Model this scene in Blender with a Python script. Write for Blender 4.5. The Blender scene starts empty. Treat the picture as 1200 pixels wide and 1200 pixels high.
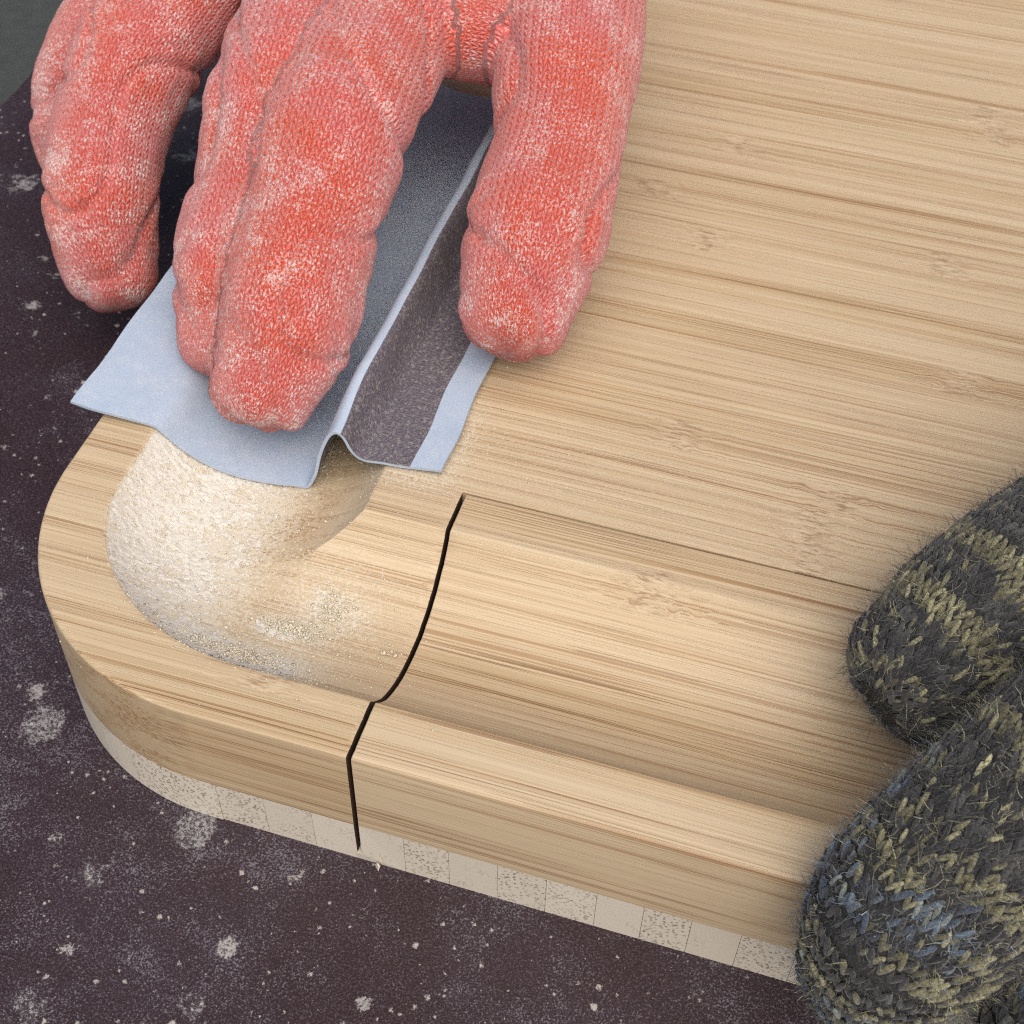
import bpy, bmesh, math, random
import numpy as np
from mathutils import Vector, Matrix, noise as mnoise
from mathutils.bvhtree import BVHTree

random.seed(7); rng = np.random.default_rng(7)
scene = bpy.context.scene
col = scene.collection
S = 0.001                      # everything below is authored in millimetres

# ------------------------------------------------------------------ camera
cam_d = bpy.data.cameras.new('camera')
cam = bpy.data.objects.new('camera', cam_d); col.objects.link(cam)
cam_d.sensor_fit = 'HORIZONTAL'; cam_d.sensor_width = 36.0
cam_d.lens = 1712.0 / 1200.0 * 36.0
cam_d.clip_start = 0.005; cam_d.clip_end = 50
CX = Vector((0.9571731, 0.28877193, 0.02074698))
CD = Vector((0.22972154, -0.71391873, -0.66147416))
CF = Vector((-0.17620351, 0.63791129, -0.74968093))
m = Matrix((CX, -CD, -CF)).transposed().to_4x4()
m.translation = Vector((45.609, -90.402, 160.771)) * S
cam.matrix_world = m
cam_d.dof.use_dof = True
cam_d.dof.focus_distance = 0.192
cam_d.dof.aperture_fstop = 80
scene.camera = cam

# ------------------------------------------------------------------ light
SUN_AZ = math.radians(152)     # compass-like angle from +Y towards +X
SUN_EL = math.radians(58)
world = bpy.data.worlds.new('World'); scene.world = world
world.use_nodes = True
wn = world.node_tree; wn.nodes.clear()
sky = wn.nodes.new('ShaderNodeTexSky'); sky.sky_type = 'NISHITA'; sky.sun_disc = False
sky.sun_elevation = SUN_EL; sky.sun_rotation = SUN_AZ
sky.air_density = 0.7; sky.dust_density = 6.0; sky.ozone_density = 0.5
bg = wn.nodes.new('ShaderNodeBackground'); bg.inputs['Strength'].default_value = 0.12
wo = wn.nodes.new('ShaderNodeOutputWorld')
wn.links.new(sky.outputs[0], bg.inputs[0]); wn.links.new(bg.outputs[0], wo.inputs[0])
sun_d = bpy.data.lights.new('sun', 'SUN'); sun_d.energy = 2.2; sun_d.angle = math.radians(95)
sun_d.color = (1.0, 0.965, 0.91)
sun = bpy.data.objects.new('sun', sun_d); col.objects.link(sun)
sdir = Vector((math.sin(SUN_AZ) * math.cos(SUN_EL), math.cos(SUN_AZ) * math.cos(SUN_EL), math.sin(SUN_EL)))
sun.rotation_euler = sdir.to_track_quat('Z', 'Y').to_euler()
sun.location = sdir * 2
vs = scene.view_settings
vs.view_transform = 'Standard'; vs.look = 'None'; vs.gamma = 1; vs.use_curve_mapping = False
vs.exposure = -0.12
scene.render.resolution_x = scene.render.resolution_y = 1024
cy = scene.cycles
cy.max_bounces = 5; cy.diffuse_bounces = 3; cy.glossy_bounces = 2; cy.transmission_bounces = 1; cy.transparent_max_bounces = 2
cy.caustics_reflective = False; cy.caustics_refractive = False
cy.use_adaptive_sampling = True; cy.adaptive_threshold = 0.015
cy.filter_width = 1.15
cy.use_denoising = False; cy.denoiser = 'OPENIMAGEDENOISE'; cy.denoising_input_passes = 'RGB_ALBEDO_NORMAL'; cy.denoising_prefilter = 'ACCURATE'

# ------------------------------------------------------------------ helpers
def tag(o, label=None, cat=None, group=None, kind=None):
    if label: o['label'] = label
    if cat: o['category'] = cat
    if group: o['group'] = group
    if kind: o['kind'] = kind
    return o

def empty(name, loc=(0, 0, 0)):
    o = bpy.data.objects.new(name, None); col.objects.link(o)
    o.location = Vector(loc) * S; o.empty_display_size = 0.01
    return o

def build(name, verts, faces, mat, parent=None, smooth=None, attrs=None, loc=None):
    me = bpy.data.meshes.new(name)
    v = np.asarray(verts, dtype=float) * S
    if loc is not None: v = v - np.array(loc) * S
    me.from_pydata(v.tolist(), [], faces)
    me.update()
    bm = bmesh.new(); bm.from_mesh(me)
    bmesh.ops.recalc_face_normals(bm, faces=bm.faces); bm.to_mesh(me); bm.free()
    return link(name, me, mat, parent, smooth, attrs, loc)

def link(name, me, mat, parent=None, smooth=None, attrs=None, loc=None):
    if smooth is not None:
        me.shade_smooth()
        if smooth < 180: me.set_sharp_from_angle(angle=math.radians(smooth))
    for k, vals in (attrs or {}).items():
        vals = np.asarray(vals, dtype=np.float32)
        if vals.ndim == 1:
            a = me.attributes.new(k, 'FLOAT', 'POINT'); a.data.foreach_set('value', vals)
        else:
            a = me.attributes.new(k, 'FLOAT_COLOR', 'POINT'); a.data.foreach_set('color', vals.ravel())
    if mat:
        for mm in (mat if isinstance(mat, (list, tuple)) else [mat]): me.materials.append(mm)
    o = bpy.data.objects.new(name, me); col.objects.link(o)
    if loc is not None: o.location = Vector(loc) * S
    if parent is not None:
        o.parent = parent
        o.matrix_parent_inverse = Matrix.Translation(-parent.location)
    return o

def quick_mesh(name, V, F):
    """fast mesh from arrays; F is (n,k) with constant k; no normal recalculation"""
    me = bpy.data.meshes.new(name)
    V = np.asarray(V, dtype=np.float32) * S; F = np.asarray(F, dtype=np.int32)
    n, k = F.shape
    me.vertices.add(len(V)); me.vertices.foreach_set('co', V.ravel())
    me.loops.add(n * k); me.loops.foreach_set('vertex_index', F.ravel())
    me.polygons.add(n); me.polygons.foreach_set('loop_start', np.arange(n, dtype=np.int32) * k)
    me.update(calc_edges=True); me.validate()
    return me

class NT:
    """tiny node-graph helper"""
    def __init__(s, name):
        s.mat = bpy.data.materials.new(name); s.mat.use_nodes = True
        s.t = s.mat.node_tree; s.t.nodes.clear()
        s.out = s.t.nodes.new('ShaderNodeOutputMaterial')
        s.b = s.t.nodes.new('ShaderNodeBsdfPrincipled')
        s.t.links.new(s.b.outputs[0], s.out.inputs[0])
    def n(s, typ, **kw):
        nd = s.t.nodes.new(typ)
        for k, v in kw.items(): setattr(nd, k, v)
        return nd
    def set(s, sock, v):
        if isinstance(v, bpy.types.NodeSocket): s.t.links.new(v, sock)
        elif isinstance(v, (tuple, list)) and len(v) == 3 and sock.type == 'RGBA': sock.default_value = (*v, 1)
        else: sock.default_value = v
    def math(s, op, a, b=0.0, c=None, clamp=False):
        nd = s.n('ShaderNodeMath', operation=op, use_clamp=clamp)
        s.set(nd.inputs[0], a); s.set(nd.inputs[1], b)
        if c is not None: s.set(nd.inputs[2], c)
        return nd.outputs[0]
    def vmath(s, op, a, b):
        nd = s.n('ShaderNodeVectorMath', operation=op)
        s.set(nd.inputs[0], a); s.set(nd.inputs[1], b); return nd.outputs[0]
    def pos(s):
        g = s.n('ShaderNodeNewGeometry')
        return s.vmath('MULTIPLY', g.outputs['Position'], (1000, 1000, 1000))
    def objpos(s):
        g = s.n('ShaderNodeTexCoord')
        return s.vmath('MULTIPLY', g.outputs['Object'], (1000, 1000, 1000))
    def noise(s, vec, scale, detail=2, rough=0.5, out='Fac', dist=0.0):
        nd = s.n('ShaderNodeTexNoise')
        s.set(nd.inputs['Vector'], vec); s.set(nd.inputs['Scale'], scale)
        s.set(nd.inputs['Detail'], detail); s.set(nd.inputs['Roughness'], rough); s.set(nd.inputs['Distortion'], dist)
        return nd.outputs[out]
    def vor(s, vec, scale, out='Distance', feature='F1', rand=1.0):
        nd = s.n('ShaderNodeTexVoronoi', feature=feature)
        s.set(nd.inputs['Vector'], vec); s.set(nd.inputs['Scale'], scale); s.set(nd.inputs['Randomness'], rand)
        return nd.outputs[out]
    def ramp(s, fac, lo, hi, a=0.0, b=1.0, smooth=True):
        nd = s.n('ShaderNodeMapRange', interpolation_type='SMOOTHSTEP' if smooth else 'LINEAR')
        s.set(nd.inputs[0], fac); s.set(nd.inputs[1], lo); s.set(nd.inputs[2], hi); s.set(nd.inputs[3], a); s.set(nd.inputs[4], b)
        return nd.outputs[0]
    def mix(s, fac, a, b, mode='MIX'):
        nd = s.n('ShaderNodeMix', data_type='RGBA', blend_type=mode)
        s.set(nd.inputs[0], fac); s.set(nd.inputs[6], a); s.set(nd.inputs[7], b); return nd.outputs[2]
    def bump(s, h, strength, dist, normal=None):
        nd = s.n('ShaderNodeBump'); s.set(nd.inputs['Strength'], strength); s.set(nd.inputs['Distance'], dist * S)
        s.set(nd.inputs['Height'], h)
        if normal is not None: s.set(nd.inputs['Normal'], normal)
        return nd.outputs[0]
    def attr(s, name, kind='GEOMETRY', out='Fac'):
        nd = s.n('ShaderNodeAttribute', attribute_type=kind, attribute_name=name); return nd.outputs[out]
    def sep(s, v):
        nd = s.n('ShaderNodeSeparateXYZ'); s.set(nd.inputs[0], v); return nd.outputs
    def comb(s, x, y, z):
        nd = s.n('ShaderNodeCombineXYZ')
        for i, q in enumerate((x, y, z)): s.set(nd.inputs[i], q)
        return nd.outputs[0]

# ------------------------------------------------------------------ materials
def bamboo_long():
    """lengthwise strips: fibres along X, solid texture; node_x says where this strip's culm node lies"""
    t = NT('bamboo_lengthwise')
    P = t.pos(); p = t.sep(P); x, y, z = p[0], p[1], p[2]
    r = t.n('ShaderNodeObjectInfo').outputs['Random']
    r2 = t.math('FRACT', t.math('MULTIPLY', r, 37.17))
    r3 = t.math('FRACT', t.math('MULTIPLY', r, 91.73))
    off = t.math('MULTIPLY', r, 211.0)
    nx = t.attr('node_x', 'OBJECT')
    dx = t.math('SUBTRACT', x, nx)
    gw = t.math('POWER', 2.718, t.math('MULTIPLY', t.math('MULTIPLY', dx, dx), -0.020))
    wn_ = t.sep(t.noise(t.comb(t.math('MULTIPLY', x, .30), t.math('MULTIPLY', y, .55), off), 1.0, 1, .6, out='Color'))
    dxw = t.math('ADD', dx, t.math('MULTIPLY', t.math('SUBTRACT', wn_[1], .5), 9.0))
    g = t.math('POWER', 2.718, t.math('MULTIPLY', t.math('MULTIPLY', dxw, dxw), -0.11))
    slow = t.noise(t.comb(t.math('MULTIPLY', x, .014), t.math('MULTIPLY', y, .06), off), 1.0, 0)
    y = t.math('ADD', y, t.math('MULTIPLY', t.math('SUBTRACT', wn_[0], .5), t.math('MULTIPLY', gw, 2.4)))
    y = t.math('ADD', y, t.math('MULTIPLY', slow, .9))
    zo = t.math('ADD', z, off)
    def fib(kx, ky, seed, det=0):
        return t.noise(t.comb(t.math('MULTIPLY', x, kx), t.math('MULTIPLY', y, ky), t.math('MULTIPLY', t.math('ADD', zo, seed), ky)), 1.0, det, .5)
    f1 = fib(.010, 3.6, 0); f2 = fib(.005, .45, 11, 1); f3 = fib(.026, 6.0, 23); f4 = fib(.03, 9.5, 41)
    tone = t.mix(r2, (.525, .390, .232), (.595, .465, .302))
    tone = t.mix(t.ramp(r3, .75, 1.0, 0, .7), tone, (.50, .365, .205))
    c = t.mix(t.ramp(f2, .32, .70), t.mix(.25, tone, (.66, .555, .375)), t.mix(.20, tone, (.45, .305, .155)))
    sk = t.math('MULTIPLY', t.ramp(f2, .40, .60, .12, 1.0), t.ramp(r3, 0, 1, .50, 1.0, False))
    c = t.mix(t.ramp(f4, .50, .70, 0, .22), c, (.36, .24, .13))
    c = t.mix(t.ramp(f4, .46, .30, 0, .28), c, (.76, .645, .44))
    fine = t.ramp(f1, .605, .628)
    c = t.mix(t.math('MULTIPLY', fine, t.math('MULTIPLY', sk, .70)), c, (.330, .175, .070))
    line = t.ramp(f3, .625, .645)
    c = t.mix(t.math('MULTIPLY', line, t.math('MULTIPLY', sk, .72)), c, (.215, .110, .050))
    c = t.mix(t.math('MULTIPLY', t.ramp(f1, .36, .30), .30), c, (.74, .61, .42))
    kn = t.noise(t.comb(t.math('MULTIPLY', dx, .28), t.math('MULTIPLY', p[1], 2.3), off), 1.0, 2, .75)
    c = t.mix(t.math('MULTIPLY', g, .45), c, (.61, .485, .325))
    c = t.mix(t.math('MULTIPLY', t.math('MULTIPLY', g, t.ramp(kn, .50, .58)), .68), c, (.27, .150, .068))
    c = t.mix(t.math('MULTIPLY', t.math('MULTIPLY', g, t.ramp(kn, .40, .30)), .5), c, (.76, .64, .46))
    # sawn ends turn paler and greyer
    nrm = t.sep(t.n('ShaderNodeNewGeometry').outputs['Normal'])
    endf = t.ramp(t.math('MULTIPLY', nrm[0], -1.0), .40, .85)
    c = t.mix(t.math('MULTIPLY', endf, .60), c, (.64, .55, .41))
    # sawdust film caught in the pores
    d = t.attr('dust')
    dn = t.noise(P, 2.1, 3, .9)
    df = t.ramp(t.math('ADD', dn, t.math('MULTIPLY', d, .50)), .62, .86)
    df = t.math('MULTIPLY', df, t.ramp(d, .01, .10))
    c = t.mix(t.math('MULTIPLY', df, .90), c, (.70, .645, .53))
    t.set(t.b.inputs['Base Color'], c)
    t.set(t.b.inputs['Roughness'], t.math('ADD', t.ramp(f1, .3, .7, .36, .50), t.math('MULTIPLY', df, .45)))
    t.b.inputs['Specular IOR Level'].default_value = .5
    t.set(t.b.inputs['Normal'], t.bump(line, .5, -.07))
    return t.mat

def bamboo_end():
    """crosswise strips, seen on their sawn ends: pale ground, brown fibre dots"""
    t = NT('bamboo_crosswise'); P = t.pos(); p = t.sep(P)
    r = t.n('ShaderNodeObjectInfo').outputs['Random']
    r2 = t.math('FRACT', t.math('MULTIPLY', r, 37.17)); r3 = t.math('FRACT', t.math('MULTIPLY', r, 91.73))
    off = t.math('MULTIPLY', r, 97.0)
    v = t.comb(t.math('ADD', p[0], off), t.math('MULTIPLY', p[1], .03), p[2])
    dots = t.vor(v, 1.9)
    lay = t.noise(v, .22, 2, .6)
    amt = t.math('ADD', t.ramp(r2, .35, .80, .0, .75), t.ramp(lay, .4, .7, -.2, .50), clamp=True)
    df = t.math('MULTIPLY', t.ramp(dots, .48, .24), amt)
    spk = t.noise(v, 3.0, 2, .7)
    c = t.mix(r3, (.70, .635, .52), (.79, .735, .625))
    c = t.mix(t.ramp(spk, .35, .75, 0, .5), c, (.56, .485, .37))
    c = t.mix(t.math('MULTIPLY', df, .85), c, (.22, .165, .105))
    t.set(t.b.inputs['Base Color'], c); t.b.inputs['Roughness'].default_value = .6
    t.set(t.b.inputs['Normal'], t.bump(spk, .4, .08))
    return t.mat

def simple(name, colr, rough, bump_scale=None, bump_d=.1, var=None, spec=.5):
    t = NT(name); p = t.objpos()
    c = colr
    if var is not None: c = t.mix(t.noise(p, var[0], 4, .6), colr, var[1])
    t.set(t.b.inputs['Base Color'], c); t.b.inputs['Roughness'].default_value = rough
    t.b.inputs['Specular IOR Level'].default_value = spec
    if bump_scale: t.set(t.b.inputs['Normal'], t.bump(t.noise(p, bump_scale, 5, .65), .7, bump_d))
    return t

def table_mat():
    t = NT('stained_table'); p = t.pos()
    big = t.noise(p, .018, 3, .6); med = t.noise(p, .14, 4, .75); fin = t.noise(p, 1.9, 3, .95)
    c = t.mix(t.ramp(big, .38, .66), (.026, .0110, .0145), (.037, .022, .031))
    g2 = t.noise(p, 3.6, 1, .8)
    c = t.mix(t.ramp(g2, .50, .64, 0, .45), c, (.105, .083, .098))
    c = t.mix(t.ramp(g2, .46, .34, 0, .5), c, (.013, .007, .008))
    # chalky bloom made of separate specks, thick in some places and absent in others
    patch = t.math('ADD', t.ramp(med, .28, .80, -.11, .09, False), t.ramp(big, .34, .64, -.06, .05))
    sp = t.ramp(t.math('ADD', t.math('ADD', t.math('MULTIPLY', fin, .5), t.math('MULTIPLY', g2, .5)), patch), .525, .68)
    c = t.mix(t.math('MULTIPLY', sp, .55), c, (.24, .235, .27))
    for sc, thr, seed, cl, amt, rag, wv in ((.10, .55, 13, (.40, .395, .40), .80, .45, 9.0), (.20, .60, 57, (.44, .42, .41), .80, .8, 4.5), (.75, .72, 91, (.50, .46, .43), .85, 2.4, 1.2)):
        q = t.vmath('ADD', p, (seed, seed * 1.7, 0))
        nz = t.noise(q, rag, 3, .8, out='Color')
        q2 = t.vmath('ADD', q, t.vmath('MULTIPLY', t.vmath('SUBTRACT', nz, (.5, .5, .5)), (wv,) * 3))
        nd = t.n('ShaderNodeTexVoronoi'); t.set(nd.inputs['Vector'], q2); nd.inputs['Scale'].default_value = sc
        rr = t.sep(nd.outputs['Color'])
        rad = t.math('MULTIPLY', t.ramp(rr[0], thr, 1.0, .03, .34, False), t.math('ADD', rr[1], .15))
        m_ = t.ramp(t.math('SUBTRACT', nd.outputs['Distance'], rad), .06, -.06)
        m_ = t.math('MULTIPLY', m_, t.ramp(t.math('ADD', fin, t.math('MULTIPLY', rr[2], .22)), .50, .68, .06, 1))
        m_ = t.math('MULTIPLY', m_, t.ramp(rr[0], thr, thr + .05))
        c = t.mix(t.math('MULTIPLY', m_, amt), c, cl)
    t.set(t.b.inputs['Base Color'], c)
    t.set(t.b.inputs['Roughness'], t.ramp(fin, .3, .7, .40, .60))
    t.b.inputs['Specular IOR Level'].default_value = .35
    t.set(t.b.inputs['Normal'], t.bump(fin, .5, .18))
    return t.mat

M_TOP = bamboo_long()
M_CROSS = bamboo_end()
M_TABLE = table_mat()
M_KERF = simple('saw_cut_painted_shade', (.060, .036, .024), .9, 2.0, .1, (.6, (.11, .07, .045)), .2).mat  # dark colour on the kerf walls stands in for shade inside the cut
M_GROUND = simple('grey_ground', (.035, .042, .040), .85, .5, 1.5, (.12, (.075, .085, .080))).mat
M_DUST = simple('sawdust_powder', (.66, .62, .53), 1.0, 3.0, .20, (2.2, (.80, .77, .70)), .2).mat
M_GRAIN = simple('sawdust_grain', (.66, .59, .44), .95, None, .1, (.8, (.78, .72, .59)), .15).mat
M_CRUMB = simple('pale_crumb', (.42, .40, .38), .9, None, .1, (.5, (.25, .22, .20)), .3).mat

# ------------------------------------------------------------------ board geometry
XL, XR, YB = -58.4, 215.0, 268.0
RC = 35.0; TOP_T = 17.2; THICK = 27.0
KERF = 0.36; YCUT = 48.0
D0, D1, DEP = 9.0, 40.2, 8.8
RA = (((D1 - D0) / 2) ** 2 + DEP ** 2) / (2 * DEP)
WX = (D1 - D0) / 36.4
def warp(x): return XL + D0 + (x - XL - D0) * WX if x > XL + D0 else x
def unwarp(w): return XL + D0 + (w - XL - D0) / WX if w > XL + D0 else w
CXW, CY = XL + RC, RC
def edge_d(x, y):
    """distance to the outer outline"""
    dx = min(x - XL, XR - x); dy = min(y, YB - y)
    if dx < RC and dy < RC: return RC - math.hypot(RC - dx, RC - dy)
    return min(dx, dy)
def cove_d(x, y):
    w = warp(x)
    if w < CXW and y < CY: return RC - math.hypot(CXW - w, CY - y)
    return min(w - XL, y)
ARR = 0.5
def h(x, y):
    z = 0.0
    d = cove_d(x, y)
    if D0 < d < D1:
        u = d - (D0 + D1) / 2
        z = -(math.sqrt(max(RA * RA - u * u, 0)) - (RA - DEP))
    e = max(edge_d(x, y), 0.0)
    if e < ARR: z -= ARR - math.sqrt(max(ARR * ARR - (ARR - e) ** 2, 0))
    # barely softened rims of the cove
    for q in (D0, D1):
        if abs(d - q) < .35: z -= .10 * (1 - abs(d - q) / .35)
    return z
def xlim(y):
    q = min(y, YB - y)
    ins = RC - math.sqrt(max(RC * RC - (RC - q) ** 2, 0)) if q < RC else 0.0
    return XL + ins, XR - ins

def sstep(a, b, v):
    t = min(max((v - a) / (b - a), 0), 1); return t * t * (3 - 2 * t)
def dust(x, y):
    """how much sawdust lies here, 0..1"""
    d = cove_d(x, y); w = 0.0
    if d > D0 - .4:
        inner = sstep(D0 - .4, D0 + .6, d)
        # the corner bowl and the outer wall of the left cove
        a = inner * sstep(-14, -40, x) * (1 - sstep(33, 44, d) * .6) * sstep(170, 90, y)
        # drift along the foot of the front wall
        b = inner * sstep(21, 11, d) * sstep(-2, -20, x) * .95
        c = .34 * inner * sstep(8, -14, x) * sstep(46, 30, y)
        e = .46 * sstep(6, -6, x) * sstep(-22, -10, x) * sstep(41, 50, y) * sstep(78, 60, y)
        w = max(a, b, c, e)
        lump = .95 * math.exp(-(((x + 18.5) / 5.0) ** 2 + ((y - 22.0) / 1.8) ** 2)) + .8 * math.exp(-(((x + 21) / 9) ** 2 + ((y - 15.0) / 2.4) ** 2)) + .5 * math.exp(-(((x + 13) / 5.0) ** 2 + ((y - 27.0) / 3) ** 2))
        w = min(1, w + lump * .7)
    else:
        w = .10 * sstep(3.0, 8, d) * sstep(10, -10, x) * (1 if y < 45 else .4)
    return w

def ysamples(a, b):
    fine = .45 if a < 125 else 2.2
    ys = list(np.linspace(a, b, max(3, int((b - a) / fine) + 1)))
    extra = [q for q in (0.06, .22, .5, ARR, D0 - .35, D0, D0 + .35, D0 + .8, D1 - .35, D1, D1 + .35, 1.6, 2.5, 3.6) if a < q < b]
    extra += [YB - q for q in (0.06, .22, .5, ARR) if a < YB - q < b]
    ys = sorted(ys + extra); out = [ys[0]]
    for q in ys[1:]:
        if q - out[-1] > .03: out.append(q)
        elif q in extra: out[-1] = q
    out[0], out[-1] = a, b
    return out

JG = 0.07     # hairline joint between strips
def kerf_jag(y, side):
    return .07 * mnoise.noise(Vector((y * .35, 5, 0))) + .045 * mnoise.noise(Vector((y * 1.9, side * 7.0, 2)))
def strip_mesh(y0, y1, xa=None, xb=None, joint0=True, joint1=True):
    """one strip from y0 to y1; xa / xb: sawn ends, None = board outline"""
    ys = ysamples(y0, y1); rows = []
    left = xa is None
    for y in ys:
        l, r = xlim(y)
        if left:
            if y < D0: xo = unwarp(CXW)
            elif y < CY: xo = unwarp(CXW - math.sqrt(max((RC - D0) ** 2 - (CY - y) ** 2, 0)))
            else: xo = XL + D0
            xi = unwarp(XL + min(max(y, CY), D1)) + (max(CY - y, 0) / CY) * 12.0
            far = xb + kerf_jag(y, 0) if xb is not None else max(0.0, l + 1)
            fine = y0 < 125
            n1, n2 = (22, 64) if fine else (8, 14)
            arr = [0, .06, .22, .5, ARR, 1.5]
            A = [l + q for q in arr] + list(np.linspace(l + 2.2, xo - .35, n1)) if xo - .35 > l + 2.3 else list(np.linspace(l, xo - .35, n1 + 6))
            if xo - .35 <= l + 2.3: A = [l + (xo - .35 - l) * (i / (n1 + 5)) ** 1.6 for i in range(n1 + 6)]
            B = [xo] + list(np.linspace(xo + .35, xi - .35, n2)) + [xi, xi + .4]
            Cc = list(np.linspace(xi + .9, far, 10))
            xs = A + B + Cc
            if xb is None: xs = xs + [r - q for q in (40, 1.5, ARR, .5, .22, .06, 0)]
        else:
            xk = xa + kerf_jag(y, 1)
            xs = [xk, xk + .12, xa + 2, xa + 60] + [r - q for q in (40, 1.5, ARR, .5, .22, .06, 0)]
        rows.append([(x, y) for x in xs])
    ny, nx = len(rows), len(rows[0])
    V = []; dz = []
    for j, row in enumerate(rows):
        for i, (x, y) in enumerate(row):
            z = h(x, y)
            if (joint0 and j == 0 and y0 > 0) or (joint1 and j == ny - 1 and y1 < YB): z -= JG
            if (xb is not None and i == nx - 1) or (xa is not None and i == 0): z -= .10
            V.append((x, y, z)); dz.append(dust(x, y) if x < 14 and y < 190 else 0.0)
    F = [(j * nx + i, j * nx + i + 1, (j + 1) * nx + i + 1, (j + 1) * nx + i) for j in range(ny - 1) for i in range(nx - 1)]
    loop = [i for i in range(nx)] + [j * nx + nx - 1 for j in range(1, ny)] + [(ny - 1) * nx + i for i in range(nx - 2, -1, -1)] + [j * nx for j in range(ny - 2, 0, -1)]
    base = len(V)
    for k in loop:
        V.append((V[k][0], V[k][1], -TOP_T)); dz.append(0.0)
    n = len(loop)
    for q in range(n):
        F.append((loop[q], loop[(q + 1) % n], base + (q + 1) % n, base + q))
    F.append(tuple(base + q for q in range(n)))
    return V, F, dz

# ------------------------------------------------------------------ the setting
def sheet(name, x0, x1, y0, y1, z, mat, kind='structure'):
    o = build(name, [(x0, y0, z), (x1, y0, z), (x1, y1, z), (x0, y1, z)], [(0, 1, 2, 3)], mat)
    return tag(o, kind=kind)
tz = -THICK
# table slab with a slightly chipped edge, ending left of the board
edge = []
random.seed(3)
yy = -420.0
while yy < 900:
    edge.append((-143 + random.uniform(-.5, .5) + (random.random() < .12) * random.uniform(.6, 2.2), yy)); yy += random.uniform(1.5, 5) if 120 < yy < 230 else 40
V = [(x, y, tz) for x, y in edge] + [(x - .6, y, tz - .9) for x, y in edge] + [(x - .6, y, tz - 30) for x, y in edge]
n = len(edge)
V += [(700, edge[0][1], tz), (700, edge[-1][1], tz), (700, edge[0][1], tz - 30), (700, edge[-1][1], tz - 30)]
F = []
for i in range(n - 1):
    F.append((i, i + 1, n + i + 1, n + i)); F.append((n + i, n + i + 1, 2 * n + i + 1, 2 * n + i))
F.append(tuple(range(n)) + (3 * n + 1, 3 * n))
F.append(tuple(range(2 * n, 3 * n)) + (3 * n + 3, 3 * n + 2))
tag(build('table_top', V, F, M_TABLE), kind='structure')
sheet('ground', -4000, 4000, -4000, 4000, tz - 330, M_GROUND)

# ------------------------------------------------------------------ cutting board
board = tag(empty('cutting_board', (70, 130, -THICK)), 'thick pale bamboo cutting board with rounded corner, wide groove and saw cut', 'cutting board')
NODES = [(30.7, 39.4), (51.0, 52.5), (53.4, 65.5), (27.8, 72.4), (9.7, 132.9), (63.4, 124.7), (66.8, 175.5), (68.6, 92.7), (21.4, 146.8), (22.0, 119.8), (-13.9, 11.4), (49.6, 57.5), (68, 168), (56, 71)]
random.seed(21)
ycuts = [0.0, 6.2, 12.4, 18.9, 25.2, 31.6, 37.0, 42.2, YCUT]
while ycuts[-1] < YB - 9: ycuts.append(ycuts[-1] + random.uniform(5.2, 7.2))
ycuts.append(YB)
def add_strip(y0, y1, **kw):
    V, F, dz = strip_mesh(y0, y1, **kw)
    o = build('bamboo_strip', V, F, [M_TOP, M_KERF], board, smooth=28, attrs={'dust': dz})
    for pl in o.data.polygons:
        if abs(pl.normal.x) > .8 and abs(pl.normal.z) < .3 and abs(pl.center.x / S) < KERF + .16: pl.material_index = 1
    c = [nx for nx, ny in NODES if y0 <= ny < y1 and (kw.get('xb') is None or nx < 0) and (kw.get('xa') is None or nx > 0)]
    o['node_x'] = float(c[0]) if c else float(random.choice((-400, 150, 190, -400, 120)))
    return o
for y0, y1 in zip(ycuts[:-1], ycuts[1:]):
    if y1 <= YCUT + 1e-6:
        add_strip(y0, y1, xb=-KERF, joint1=True)
        a = add_strip(y0, y1 - (.38 if abs(y1 - YCUT) < 1e-6 else 0), xa=KERF)
    else:
        add_strip(y0, y1)
# lower layer: strips laid crosswise, sawn ends to the front
def cross_strip(x0, x1, lsec=False):
    zt, zb = -TOP_T - .004, -THICK
    sec = [(x0 + .03, zb), (x1 - .03, zb), (x1 - .03, zt), (x0 + .03, zt)]
    if lsec: sec = [(-KERF + .02, zb), (x1 - .03, zb), (x1 - .03, zt), (KERF, zt), (KERF, -24.9), (-KERF + .02, -25.1)]
    def yf(x):
        dx = min(x - XL, XR - x)
        return RC - math.sqrt(max(RC * RC - (RC - dx) ** 2, 0)) if dx < RC else 0.0
    # subdivide in x so the rounded corner stays round
    if x0 < XL + RC or x1 > XR - RC:
        xs = np.linspace(x0 + .03, x1 - .03, 7)
        V = []; F = []
        for x in xs:
            f = yf(x); V += [(x, f + .25, zb), (x, f, zb + .3), (x, f, zt), (x, YB - f, zt), (x, YB - f, zb)]
        for i in range(6):
            for k in range(5): F.append((i * 5 + k, i * 5 + (k + 1) % 5, (i + 1) * 5 + (k + 1) % 5, (i + 1) * 5 + k))
        F += [(0, 1, 2, 3, 4), (30, 31, 32, 33, 34)]
    else:
        n = len(sec)
        V = [(x, .25 if z == zb else 0.0, z) for x, z in sec] + [(x, YB, z) for x, z in sec]
        F = [tuple(range(n)), tuple(range(n, 2 * n))] + [(i, (i + 1) % n, n + (i + 1) % n, n + i) for i in range(n)]
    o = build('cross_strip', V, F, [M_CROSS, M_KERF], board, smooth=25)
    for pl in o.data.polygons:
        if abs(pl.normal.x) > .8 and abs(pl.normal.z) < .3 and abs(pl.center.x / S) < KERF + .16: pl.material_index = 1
    o['node_x'] = -900.0
xs = [-KERF + .02]
while xs[-1] < XR - 9: xs.append(xs[-1] + random.uniform(6.2, 7.4))
xs.append(XR)
xl = [-KERF]
while xl[-1] > XL + 9: xl.append(xl[-1] - random.uniform(6.2, 7.4))
xl.append(XL)
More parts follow.
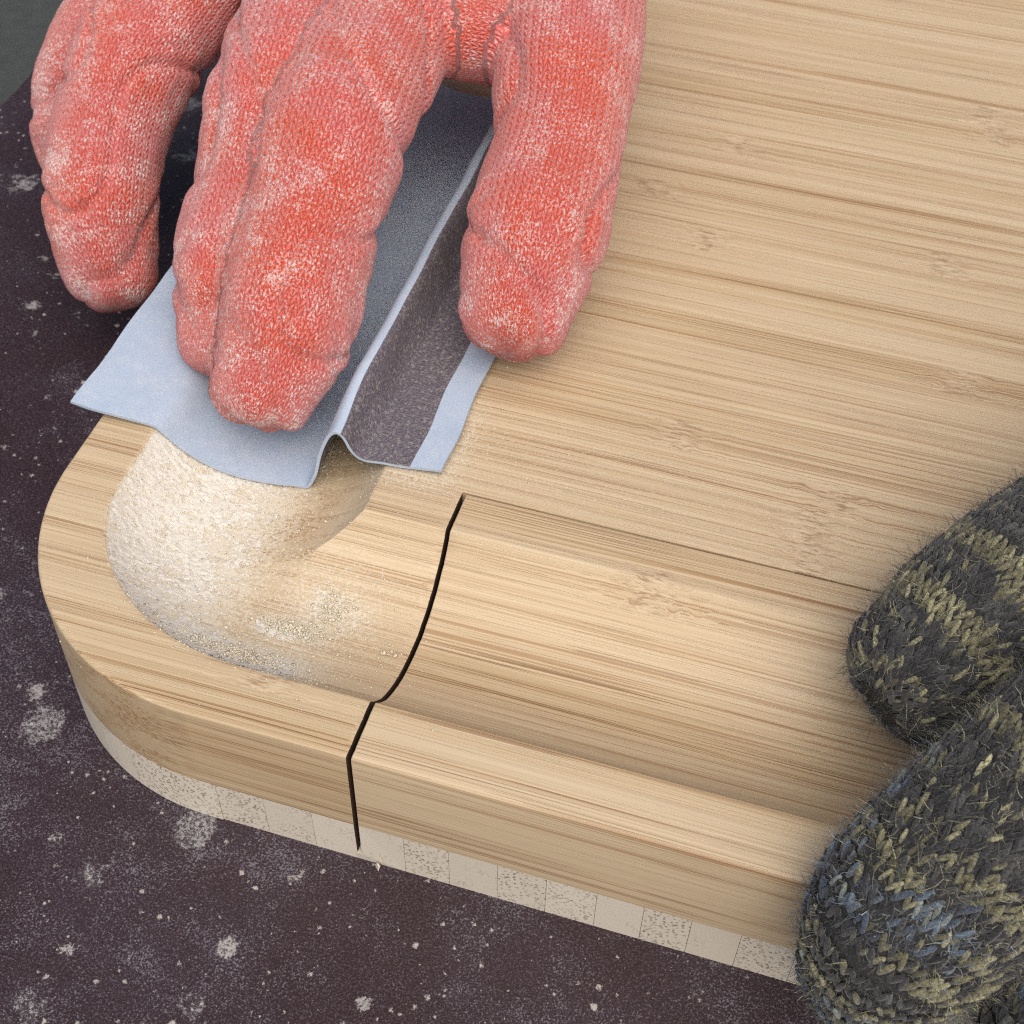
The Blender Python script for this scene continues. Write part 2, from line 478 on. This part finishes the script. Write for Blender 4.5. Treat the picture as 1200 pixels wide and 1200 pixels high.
for a, b in zip(xs[:-1], xs[1:]): cross_strip(a, b, lsec=(a == xs[0]))
for a, b in zip(xl[:-1], xl[1:]): cross_strip(b, a)
o = build('splinter', [(2.2, -.02, -27), (3.1, -.02, -26.9), (3.0, -.9, -27), (2.75, -.3, -25.6), (3.2, -.5, -26.2)], [(0, 1, 2), (0, 2, 3), (1, 3, 4), (1, 4, 2), (2, 4, 3), (0, 3, 1)], M_CROSS, board)

# ------------------------------------------------------------------ sawdust
def powder():
    st = .25
    xs = np.arange(-52, 8, st); ys = np.arange(8.4, 72, st)
    nx, ny = len(xs), len(ys)
    T = np.zeros((ny, nx)); Z = np.zeros((ny, nx))
    for j, y in enumerate(ys):
        for i, x in enumerate(xs):
            d = dust(x, y)
            if d < .2: T[j, i] = -1; continue
            p = Vector((x, y, 0))
            n1 = mnoise.noise(p * .22); n2 = mnoise.noise(p * .8); n3 = mnoise.noise(p * 2.3)
            T[j, i] = (d - .74 + .30 * n1 + .36 * n2 + .75 * n3) * .36
            Z[j, i] = h(x, y)
    ok = T > 0
    face_ok = (ok[:-1, :-1].astype(int) + ok[1:, :-1] + ok[:-1, 1:] + ok[1:, 1:]) >= 3
    idx = -np.ones((ny, nx), int); V = []
    F = []
    for j, i in zip(*np.nonzero(face_ok)):
        q = []
        for jj, ii in ((j, i), (j, i + 1), (j + 1, i + 1), (j + 1, i)):
            if idx[jj, ii] < 0:
                idx[jj, ii] = len(V)
                zz = Z[jj, ii] if T[jj, ii] > -1 else h(xs[ii], ys[jj])
                V.append((xs[ii] + random.uniform(-.1, .1), ys[jj] + random.uniform(-.1, .1), zz + max(min(T[jj, ii], .32), -.05) + random.choice((0, 0, .03, .07)) * random.random()))
            q.append(idx[jj, ii])
        F.append(q)
    return V, F
def grains(npts, fn, zfn, size, box, lump=0.0):
    """little angular crumbs, one mesh"""
    base = np.array([(1, 0, 0), (-1, 0, 0), (0, 1, 0), (0, -1, 0), (0, 0, 1), (0, 0, -1)], float)
    bf = np.array([(0, 2, 4), (2, 1, 4), (1, 3, 4), (3, 0, 4), (2, 0, 5), (1, 2, 5), (3, 1, 5), (0, 3, 5)])
    V = []; F = []; k = 0; tries = 0
    while k < npts and tries < npts * 60:
        tries += 1
        x = random.uniform(box[0], box[1]); y = random.uniform(box[2], box[3])
        w = fn(x, y)
        cl = mnoise.noise(Vector((x, y, 3)) * .55) * .5 + .5
        if random.random() > w * (cl ** 2 * 2 if lump else 1): continue
        if abs(x) < .75 and 0 < y < YCUT: continue
        s = size[0] + (size[1] - size[0]) * random.random() ** 4
        q = base * (s * rng.uniform(.35, 1.35, (6, 1))) * np.array([1, rng.uniform(.5, 1), rng.uniform(.5, .9)])
        a = random.uniform(0, 6.28); ca, sa = math.cos(a), math.sin(a)
        q = q @ np.array([[ca, -sa, 0], [sa, ca, 0], [0, 0, 1]])
        V.append(q + np.array([x, y, zfn(x, y) + s * .35])); F.append(bf + 6 * k); k += 1
    return np.concatenate(V), np.concatenate(F)
random.seed(11)
sd = empty('sawdust', (-30, 30, -8)); tag(sd, 'pale powdery sawdust heaped in the rounded groove corner', 'sawdust', kind='stuff')
V, F = powder()
o = link('powder', quick_mesh('powder', V, F), M_DUST, sd, smooth=180); o['kind'] = 'stuff'
V, F = grains(22000, lambda x, y: dust(x, y) ** 1.2 + (.008 if cove_d(x, y) > 5 else .002), h, (.07, .27), (-57, 14, 1, 95), 1)
o = link('grains', quick_mesh('grains', V, F), M_GRAIN, sd); o['kind'] = 'stuff'
def lumpw(x, y):
    return .9 * math.exp(-(((x + 17.5) / 4.2) ** 2 + ((y - 22.4) / 1.3) ** 2)) + .7 * math.exp(-(((x + 22) / 5.5) ** 2 + ((y - 14.2) / 1.5) ** 2)) + .35 * math.exp(-(((x + 13) / 2.5) ** 2 + ((y - 27.5) / 2.2) ** 2)) + .25 * math.exp(-(((x + 3.0) / 1.0) ** 2 + ((y - 22.5) / .8) ** 2))
V, F = grains(2200, lumpw, lambda x, y: h(x, y) + .15, (.08, .42), (-36, 2, 10, 32))
o = link('clumps', quick_mesh('clumps', V, F), M_GRAIN, sd); o['kind'] = 'stuff'
# crumbs lying about on the table
V, F = grains(2200, lambda x, y: 1.0 if edge_d(x, y) < -1 else 0, lambda x, y: tz, (.08, .50), (-142, 95, -50, 200))
tag(link('table_crumbs', quick_mesh('table_crumbs', V, F), M_CRUMB), 'tiny pale crumbs scattered over the dark table', 'crumbs', kind='stuff')
# ------------------------------------------------------------------ hands
def cr_sample(pts, step, nfix=None):
    """Catmull-Rom through (x,y,z,r[,flat]) control points; returns positions, radii, arc length"""
    P = [np.array(p, float) for p in pts]
    P = [2 * P[0] - P[1]] + P + [2 * P[-1] - P[-2]]
    out = []
    for i in range(1, len(P) - 2):
        L = np.linalg.norm((P[i + 1] - P[i])[:3]); n = nfix or max(2, int(L / step))
        for k in range(n):
            t = k / n
            a, b, c, d = P[i - 1], P[i], P[i + 1], P[i + 2]
            out.append(.5 * ((2 * b) + (-a + c) * t + (2 * a - 5 * b + 4 * c - d) * t * t + (-a + 3 * b - 3 * c + d) * t ** 3))
    out.append(P[-2])
    return np.array(out)

def frames(C):
    T = np.gradient(C, axis=0); T /= np.linalg.norm(T, axis=1)[:, None]
    up = np.array([0, 0, 1.0]); N = []
    for t in T:
        n = up - t * (up @ t); n /= np.linalg.norm(n); N.append(n); up = n
    N = np.array(N); return T, N, np.cross(T, N)

def limb_rings(pts, step=2.0, tip=True, blunt=.85):
    """(centre, radius, T, N, B) along a limb whose FIRST point is the tip"""
    Q = cr_sample(pts, step); C, R = Q[:, :3], Q[:, 3]
    T, N, B = frames(C)
    if tip:   # rounded end in front of the first point
        r0 = R[0]; k = 12
        add = []
        for i in range(k, 0, -1):
            u = i / k * .995
            add.append((C[0] - T[0] * r0 * blunt * u, r0 * (1 - u ** 2.4) ** (1 / 2.2), T[0], N[0], B[0]))
    else: add = []
    return add + [(C[i], R[i], T[i], N[i], B[i]) for i in range(len(C))]

def limb_mesh(pts, seg=20, **kw):
    rg = limb_rings(pts, **kw)
    V = []; F = []
    for c, r, t, n, b in rg:
        for k in range(seg):
            a = 2 * math.pi * k / seg
            V.append(c + (n * math.cos(a) * .95 + b * math.sin(a)) * r)
    m_ = len(rg)
    for i in range(m_ - 1):
        for k in range(seg): F.append((i * seg + k, i * seg + (k + 1) % seg, (i + 1) * seg + (k + 1) % seg, (i + 1) * seg + k))
    F.append(tuple(range(seg))[::-1]); F.append(tuple((m_ - 1) * seg + k for k in range(seg)))
    return V, F

def fuse(limbs, voxel, smooth_it, shape=None):
    """all limbs welded into one continuous skin"""
    V = []; F = []
    for pts, kw in limbs:
        v, f = limb_mesh(pts, **kw); o = len(V); V += v; F += [tuple(i + o for i in q) for q in f]
    me = bpy.data.meshes.new('tmp'); me.from_pydata([tuple(np.array(v) * S) for v in V], [], F)
    bm = bmesh.new(); bm.from_mesh(me); bmesh.ops.recalc_face_normals(bm, faces=bm.faces); bm.to_mesh(me); bm.free()
    ob = bpy.data.objects.new('tmp', me); col.objects.link(ob)
    md = ob.modifiers.new('r', 'REMESH'); md.mode = 'VOXEL'; md.voxel_size = voxel * S
    md2 = ob.modifiers.new('s', 'SMOOTH'); md2.iterations = smooth_it; md2.factor = .5
    dg = bpy.context.evaluated_depsgraph_get()
    res = bpy.data.meshes.new_from_object(ob.evaluated_get(dg))
    bpy.data.objects.remove(ob); bpy.data.meshes.remove(me)
    if shape:
        n = len(res.vertices); co = np.empty(n * 3); nr = np.empty(n * 3)
        res.vertices.foreach_get('co', co); res.vertices.foreach_get('normal', nr)
        co = co.reshape(-1, 3) / S; nr = nr.reshape(-1, 3)
        d = np.array([shape(Vector(c), Vector(q)) for c, q in zip(co, nr)])
        co = co + nr * d[:, None]
        res.vertices.foreach_set('co', (co * S).ravel()); res.update()
    return res

# --- knitted wool glove holding the board down --------------------------------
def wool(name, fuzzy=False):
    t = NT(name)
    cl = t.n('ShaderNodeAttribute', attribute_name='yarn').outputs['Color']
    p = t.pos()
    n1 = t.noise(p, 3.2, 3, .75)
    c = t.mix(t.ramp(n1, .32, .66, .75, 0), cl, (.020, .020, .022))
    c = t.mix(t.ramp(n1, .56, .80, 0, .30), c, (.30, .31, .30))
    t.set(t.b.inputs['Base Color'], c); t.b.inputs['Roughness'].default_value = 1.0
    t.b.inputs['Specular IOR Level'].default_value = .1
    t.b.inputs['Sheen Weight'].default_value = .35; t.b.inputs['Sheen Roughness'].default_value = .5
    if not fuzzy: t.set(t.b.inputs['Normal'], t.bump(n1, .8, .22))
    return t.mat
M_WOOL = wool('marled_wool'); M_FUZZ = wool('wool_fibre', True)
M_LINER = simple('dark_wool_ground', (.035, .036, .038), 1.0, 2.0, .5, (.8, (.075, .076, .072)), .1).mat

WF = [  # fingers of the steadying hand, tip first: x, y, z, radius
    [(68.0, 29.0, 9.8, 9.8), (73.5, 35.5, 12.0, 11.8), (86, 49.5, 17, 12.2), (104, 66, 26, 12), (128, 78, 33, 13)],
    [(68.6, -6.0, -4.0, 8.6), (70.2, -3.6, 5.5, 11.0), (79, 6, 14.5, 11.8), (94, 22, 25, 12.2), (114, 42, 34, 12.5), (130, 62, 37, 13)],
    [(90.5, -15, -12, 9), (92, -10, -2, 10.6), (99, 0, 9, 11.5), (111, 16, 22, 12), (124, 36, 33, 12.5), (138, 50, 35, 13)],
    [(112, -18, -10, 8.5), (115, -8, 0, 9.5), (121, 6, 14, 10), (132, 24, 28, 11), (146, 42, 32, 12)],
    [(100, 98, 11, 9.5), (112, 104, 13, 11), (128, 108, 20, 12), (150, 100, 28, 14)],
]
PALM = [[(128, 78, 33, 14), (150, 84, 34, 17), (182, 92, 34, 19), (215, 100, 36, 21), (250, 108, 40, 22)],
        [(132, 62, 36, 14), (160, 72, 36, 18), (190, 86, 36, 20), (230, 100, 38, 21)],
        [(144, 46, 33, 13), (168, 62, 34, 17), (195, 82, 36, 20), (230, 100, 38, 21)],
        [(150, 100, 28, 14), (172, 98, 32, 17), (200, 96, 36, 20)]]
limbs = [(f, {}) for f in WF] + [(f, dict(tip=False)) for f in PALM]
wool_hand = tag(empty('gloved_hand', (100, 40, 0)), 'hand in a fuzzy dark grey, yellow and blue knitted wool glove pressing the board', 'gloved hand')
body = fuse(limbs, 1.0, 6)
bvh = BVHTree.FromPolygons([v.co / S for v in body.vertices], [tuple(p.vertices) for p in body.polygons])
link('glove', body, M_LINER, wool_hand, smooth=180)

DARK = np.array([.036, .037, .039]); GREY = np.array([.105, .107, .102]); OLIVE = np.array([.27, .255, .135]); CREAM = np.array([.40, .385, .25]); BLUE = np.array([.085, .125, .20]); TEAL = np.array([.30, .37, .37])
def yarn_colour(fi, s, pos):
    """dark marled yarn with olive, cream and blue flecks that come and go in rows"""
    P_ = Vector(pos)
    band = mnoise.noise(Vector((s * .21 + fi * 9.3, fi * 3.1, pos[0] * .03)))
    blot = mnoise.noise(P_ * .075 + Vector((fi * 5, 0, 7)))
    b2 = mnoise.noise(P_ * .5 + Vector((1, fi, 2))); r_ = random.random()
    c = DARK * (1 - .4 * max(b2, 0)) + GREY * max(0, b2 + .2)
    chance = sstep(.02, .30, band + .30 * b2) * (.95 if fi == 0 else .75) + .13
    if r_ < chance: c = (OLIVE * .8 + CREAM * random.uniform(0, .7)) * random.uniform(.5, 1.15)
    if fi > 0:
        wb = sstep(-.12, .22, blot)
        if random.random() < wb * .5: c = (BLUE * random.uniform(.5, 1.2) + TEAL * random.uniform(0, .5)) if r_ > .25 else TEAL * random.uniform(.6, 1.1) + OLIVE * .2
    return c * random.uniform(.7, 1.25)

def stitches():
    SEG, RNG = 5, 5
    V = []; F = []; Cl = []; roots = []
    # a rice-grain loop of yarn, long axis x
    grain = []
    for i in range(RNG + 1):
        u = (-1, -.84, -.3, .3, .84, 1)[i]
        rr = (.25, .72, 1, 1, .72, .25)[i]
        for k in range(SEG):
            a = 2 * math.pi * k / SEG
            grain.append((u, rr * math.cos(a), rr * math.sin(a)))
    grain = np.array(grain)
    gf = np.array([(i * SEG + k, i * SEG + (k + 1) % SEG, (i + 1) * SEG + (k + 1) % SEG, (i + 1) * SEG + k) for i in range(RNG) for k in range(SEG)])
    cnt = 0
    for fi in range(5):
        rg = limb_rings(WF[fi], step=.5, blunt=.85)
        C = np.array([(*g[0], g[1]) for g in rg]); arc = np.concatenate([[0], np.cumsum(np.linalg.norm(np.diff(C, axis=0), axis=1))])
        smax = min(arc[-1], (78, 88, 84, 70, 60)[fi])
        row = 0; s = .8
        while s < smax:
            i = int(np.searchsorted(arc, s)); c, r, t, n, b = rg[min(i, len(rg) - 1)]
            ncol = max(5, int(round(2 * math.pi * r / 1.45)))
            for k in range(ncol):
                for side in (-1, 1):
                    a = 2 * math.pi * (k + .25 * side + .5 * (fi % 2)) / ncol + .03 * mnoise.noise(Vector((s, k, fi)))
                    pos = c + (n * math.cos(a) + b * math.sin(a)) * r
                    hit = bvh.find_nearest(Vector(pos))
                    nn = np.array(hit[1])
                    if hit[3] > 5 or (pos - np.array(hit[0])) @ nn < -3.0: continue
                    tt = np.array(t) - nn * (nn @ np.array(t))
                    L = np.linalg.norm(tt)
                    if L < .15: tt = np.cross(nn, b); L = np.linalg.norm(tt)
                    tt /= L; bb = np.cross(nn, tt)
                    ang = side * .34 + random.uniform(-.13, .13)
                    ax = tt * math.cos(ang) + bb * math.sin(ang); bx = np.cross(nn, ax)
                    ax = ax * .97 + nn * .22
                    sc = random.uniform(.85, 1.2)
                    q = grain * np.array([1.25, .37, .38]) * sc * np.array([random.uniform(.8, 1.15), 1, 1])
                    ctr = np.array(hit[0]) + nn * (.25 + random.uniform(-.25, .25)) + tt * random.uniform(-.2, .2) + bb * random.uniform(-.1, .1)
                    V.append(ctr + q[:, :1] * ax + q[:, 1:2] * bx + q[:, 2:] * nn)
                    F.append(gf + cnt * len(grain)); cnt += 1
                    cl = yarn_colour(fi, s, ctr)
                    Cl.append(np.tile(np.append(cl, 1), (len(grain), 1)))
                    roots.append((ctr, nn, tt, cl))
            s += 1.62; row += 1
    return np.concatenate(V), np.concatenate(F), np.concatenate(Cl), roots
random.seed(5)
V, F, Cl, roots = stitches()
o = link('knit_stitches', quick_mesh('knit_stitches', V, F), M_WOOL, wool_hand, smooth=180, attrs={'yarn': Cl}); o['kind'] = 'stuff'

def fuzz(n):
    k = 5
    R = rng.integers(0, len(roots), n)
    c = np.array([q[0] for q in roots])[R]; nn = np.array([q[1] for q in roots])[R]; cl = np.array([q[3] for q in roots])[R]
    unit = lambda a: a / (np.linalg.norm(a, axis=1)[:, None] + 1e-9)
    p = c + rng.normal(0, .6, (n, 3)) + nn * .30
    d = unit(nn * rng.uniform(.0, .75, (n, 1)) + rng.normal(0, .7, (n, 3)))
    L = rng.uniform(.7, 2.4, (n, 1)) * np.where(rng.random((n, 1)) < .12, 1.8, 1.0)
    w = rng.uniform(.020, .042, (n, 1)); curl = rng.normal(0, .5, (n, 3)); P = []
    for i in range(k + 1):
        sd_ = unit(np.cross(d, nn + rng.normal(0, .3, (n, 3)))) * w * (1 - .6 * i / k)
        P += [p - sd_, p + sd_]
        p = p + d * L / k
        d = unit(d + curl * .45 + rng.normal(0, .18, (n, 3)) - nn * .05)
    V = np.stack(P, 1).reshape(-1, 3)
    f = np.array([(2 * i, 2 * i + 1, 2 * i + 3, 2 * i + 2) for i in range(k)])
    F = (f[None] + (np.arange(n) * 2 * (k + 1))[:, None, None]).reshape(-1, 4)
    cc = np.clip(cl * rng.uniform(.8, 1.9, (n, 1)) + .018, 0, .6)
    Cl = np.repeat(np.concatenate([cc, np.ones((n, 1))], 1), 2 * (k + 1), axis=0)
    return V, F, Cl
# felted fluff also rises from the ground between the stitches
for v in body.vertices:
    c_ = np.array(v.co) / S
    if c_[0] < 175 and random.random() < (.8 if c_[0] < 112 and c_[1] < 75 else .3):
        roots.append((c_, np.array(v.normal), None, yarn_colour(0 if c_[1] > 22 + (c_[0] - 66) * .55 else 1, c_[0] + c_[1], c_)))
V, F, Cl = fuzz(130000)
o = link('wool_fuzz', quick_mesh('wool_fuzz', V, F), M_FUZZ, wool_hand, attrs={'yarn': Cl}); o['kind'] = 'stuff'

# --- red glove with the abrasive sheet ------------------------------------------
t = NT('red_glove_knit'); p = t.objpos()
n1 = t.noise(p, .06, 2, .6); n2 = t.noise(p, 2.2, 3, .8)
ku = t.attr('knit_u'); kv = t.attr('knit_v')
u = t.math('FRACT', ku); au = t.math('ABSOLUTE', t.math('SUBTRACT', u, .5))
v = t.math('FRACT', t.math('ADD', kv, t.math('MULTIPLY', au, 1.5)))
leg = t.math('ABSOLUTE', t.math('SINE', t.math('MULTIPLY', u, 6.2832)))
bar = t.math('SINE', t.math('MULTIPLY', v, 3.1416))
hk = t.math('MULTIPLY', t.math('POWER', leg, .6), t.math('POWER', bar, .7))
c = t.mix(t.ramp(n1, .35, .65), (.64, .080, .035), (.62, .125, .115))
c = t.mix(t.ramp(n2, .40, .70, 0, .40), c, (.82, .48, .46))
c = t.mix(t.ramp(hk, .55, .10, 0, .60), c, (.36, .045, .040))
c = t.mix(t.math('MULTIPLY', t.ramp(t.math('ADD', n2, t.math('MULTIPLY', t.noise(p, .16, 3, .7), .6)), .80, 1.0), t.ramp(t.sep(t.pos())[2], 30, 2, .55, .9)), c, (.84, .72, .68))
t.set(t.b.inputs['Base Color'], c)
t.b.inputs['Roughness'].default_value = .75
t.b.inputs['Sheen Weight'].default_value = .55; t.b.inputs['Sheen Roughness'].default_value = .35
t.b.inputs['Sheen Tint'].default_value = (1, .85, .86, 1)
t.set(t.b.inputs['Normal'], t.bump(hk, .8, .38))
M_RED = t.mat
RF = [  # thumb, index, middle, ring, little finger
    [(-1.0, 77, 11.0, 9.2), (-1.5, 87, 16.0, 11.4), (-2.5, 104, 22, 11.0), (-5, 118, 26.5, 12.4), (-10, 140, 31, 13), (-22, 170, 34, 15)],
    [(-35, 55.5, 4.6, 8.8), (-34.4, 64, 10.5, 11.4), (-35, 78, 18.5, 11.2), (-36, 92, 25.5, 12.6), (-37, 116, 29, 12.2), (-38, 150, 36, 13.5)],
    [(-44, 64, 5.5, 8.4), (-46, 73, 11.0, 10.8), (-47.5, 88, 19, 10.8), (-49, 102, 26, 12), (-51, 124, 30, 11.8), (-54, 152, 35, 13)],
    [(-79, 86, -8, 8.6), (-82.5, 93, 1.0, 10.4), (-84, 104, 10.5, 10.6), (-83, 116, 17.5, 11.4), (-79, 132, 23, 11.2), (-68, 156, 32, 12.5)],
    [(-97, 111, -10, 7.8), (-100, 117, -2, 9.4), (-100, 127, 7, 9.6), (-97, 137, 13, 10.4), (-92, 148, 18, 10.4), (-80, 166, 27, 11.5)],
]
RP = [[(-8, 128, 27, 10.5), (-16, 127, 28, 10), (-26, 126, 28.5, 10), (-37, 124, 29, 11)],
      [(-22, 170, 34, 15), (-34, 190, 36, 18), (-48, 225, 40, 21), (-52, 280, 48, 24)],
      [(-38, 150, 36, 13.5), (-42, 175, 38, 17), (-50, 215, 42, 21), (-52, 280, 48, 24)],
      [(-54, 152, 35, 13.5), (-54, 180, 38, 17), (-53, 220, 42, 21), (-52, 280, 48, 24)],
      [(-68, 154, 32, 13), (-64, 182, 36, 16), (-57, 220, 41, 20), (-52, 280, 48, 24)],
      [(-80, 164, 27, 12), (-72, 188, 33, 15), (-60, 225, 40, 20), (-52, 280, 48, 24)]]
JOINTS = [np.array(f[k][:3]) for f in RF for k in (1, 3)]
def wrinkle(c, n):
    d = .60 * mnoise.noise(c * .075) + .30 * mnoise.noise(c * .22 + Vector((9, 2, 4)))
    rd = 1 - abs(mnoise.noise(Vector((c.x * .055 + c.y * .030, c.y * .022 - c.x * .02, c.z * .05 + 3))) * 2)
    d += -1.3 * (max(rd - .72, 0) / .28) ** 2
    for j in JOINTS:
        q = (c - Vector(j)).length
        if q < 16:
            w = math.exp(-(q / 10) ** 2)
            d += -1.25 * w * abs(math.sin(c.y * .50 + 4.0 * mnoise.noise(c * .09))) ** 5
    return d
red_hand = tag(empty('gloved_hand', (-40, 110, 0)), 'hand in a coral red glove rubbing the groove with an abrasive sheet', 'gloved hand')
body = fuse([(f, {}) for f in RF] + [(f, dict(tip=False)) for f in RP], .9, 7, wrinkle)
def knit_coords(me):
    """column / row of the fine knit at every vertex, from the nearest finger"""
    n = len(me.vertices); co = np.empty(n * 3); me.vertices.foreach_get('co', co); co = co.reshape(-1, 3) / S
    best = np.full(n, 1e9); U = np.zeros(n); W = np.zeros(n)
    for fi, f in enumerate(RF + RP):
        rg = limb_rings(f, step=1.0, tip=fi < len(RF))
        C = np.array([g[0] for g in rg]); R = np.array([g[1] for g in rg]); N = np.array([g[3] for g in rg]); B = np.array([g[4] for g in rg]); T = np.array([g[2] for g in rg])
        arc = np.concatenate([[0], np.cumsum(np.linalg.norm(np.diff(C, axis=0), axis=1))])
        for a0 in range(0, n, 20000):
            q = co[a0:a0 + 20000]
            D = np.linalg.norm(q[:, None] - C[None], axis=2); i = D.argmin(1)
            sc = D[np.arange(len(q)), i] / np.maximum(R[i], 6) + (0 if fi < len(RF) else .15)
            e = q - C[i]
            ang = np.arctan2((e * B[i]).sum(1), (e * N[i]).sum(1)) / (2 * math.pi)
            s_ = arc[i] + (e * T[i]).sum(1)
            sl = slice(a0, a0 + len(q)); m_ = sc < best[sl]
            best[sl] = np.where(m_, sc, best[sl]); U[sl] = np.where(m_, ang * 46, U[sl]); W[sl] = np.where(m_, s_ / 1.25, W[sl])
    return U, W
KU, KV = knit_coords(body)
link('glove', body, M_RED, red_hand, smooth=180, attrs={'knit_u': KU, 'knit_v': KV})

# abrasive sheet: lies over lip, dips into the cove, folds up between finger and thumb
t = NT('abrasive_sheet'); p = t.objpos()
gn = t.noise(p, 3.5, 3, .8); fl = t.noise(p, .35, 4, .7)
back = t.n('ShaderNodeNewGeometry').outputs['Backfacing']
c = t.mix(t.ramp(fl, .35, .7), (.41, .51, .64), (.45, .54, .66))
c = t.mix(t.ramp(t.math('ADD', gn, t.math('MULTIPLY', fl, .35)), .74, .86, 0, .55), c, (.66, .65, .61))
c = t.mix(t.ramp(gn, .46, .30, 0, .4), c, (.25, .30, .40))
t.set(t.b.inputs['Base Color'], c); t.b.inputs['Roughness'].default_value = .62
t.set(t.b.inputs['Normal'], t.bump(gn, .4, .12))
M_SHEET = t.mat
t = NT('abrasive_grit'); p = t.objpos(); gn = t.vor(p, 3.5)
t.set(t.b.inputs['Base Color'], t.mix(t.ramp(t.noise(p, 1.5, 3, .8), .5, .68, 0, .6), t.mix(gn, (.060, .050, .066), (.19, .17, .20)), (.42, .38, .33))); t.b.inputs['Roughness'].default_value = .7
t.set(t.b.inputs['Normal'], t.bump(gn, .8, .2)); M_GRIT = t.mat

def sheet_profile(y):
    """cross-section polyline (x, z) at this y"""
    k = sstep(48, 62, y)
    pts = [(-62.5, 2.6 - .9 * k), (-59, 1.6), (-54, 1.0), (-50.3, .55)]
    for x in (-48.5, -46, -43, -40, -37, -34, -31, -28, -25.5): pts.append((x, h(x, 80) + .55 + (.35 if x < -46 else 0)))
    pts += [(-23.6, -2.6), (-22.4, 1.6 + k), (-21.2, 4.6 + 2 * k), (-20.2, 5.6 + 2 * k), (-19.2, 4.8 + 2 * k), (-18.0, 2.2 + 1.2 * k), (-16.2, .8), (-13.5, .75), (-10, .62), (-4.2, 1.1 - .3 * k)]
    Q = cr_sample([(x, 0, z) for x, z in pts], .8, 5)
    return Q[:, [0, 2]]
ys = list(np.linspace(47.5, 160, 84)); prof = [sheet_profile(y) for y in ys]
nx = min(len(p_) for p_ in prof); V = []; F = []
for y, p_ in zip(ys, prof):
    ii = np.linspace(0, len(p_) - 1, nx).round().astype(int)
    for k, (x, z) in enumerate(p_[ii]):
        wv = .22 * mnoise.noise(Vector((x * .12, y * .12, 4)))
        V.append((x + .5 * mnoise.noise(Vector((y * .1, z * .2, 1))), y + 1.2 * mnoise.noise(Vector((x * .06, 2, 0))) + (x + 30) * .085, z + max(wv, -.1)))
ny = len(ys)
top = [(j * nx + i, j * nx + i + 1, (j + 1) * nx + i + 1, (j + 1) * nx + i) for j in range(ny - 1) for i in range(nx - 1)]
me = bpy.data.meshes.new('abrasive_sheet'); me.from_pydata([tuple(np.array(v) * S) for v in V], [], top); me.update()
ob = bpy.data.objects.new('tmp', me); col.objects.link(ob)
md = ob.modifiers.new('s', 'SOLIDIFY'); md.thickness = .5 * S; md.offset = 1.0; md.material_offset = 1
me.materials.append(M_SHEET); me.materials.append(M_GRIT)
res = bpy.data.meshes.new_from_object(ob.evaluated_get(bpy.context.evaluated_depsgraph_get()))
bpy.data.objects.remove(ob)
for pl in res.polygons:   # a band right of the fold crest takes the dark grit material
    if pl.index < len(top) and 16 * 5 + 2 <= pl.index % (nx - 1) < 21 * 5 + 1: pl.material_index = 1
if res.polygons[0].normal.z < 0: res.flip_normals()
tag(link('abrasive_sheet', res, None, None, smooth=40), 'folded pale blue abrasive sheet under the red glove, bent into the groove', 'sandpaper')
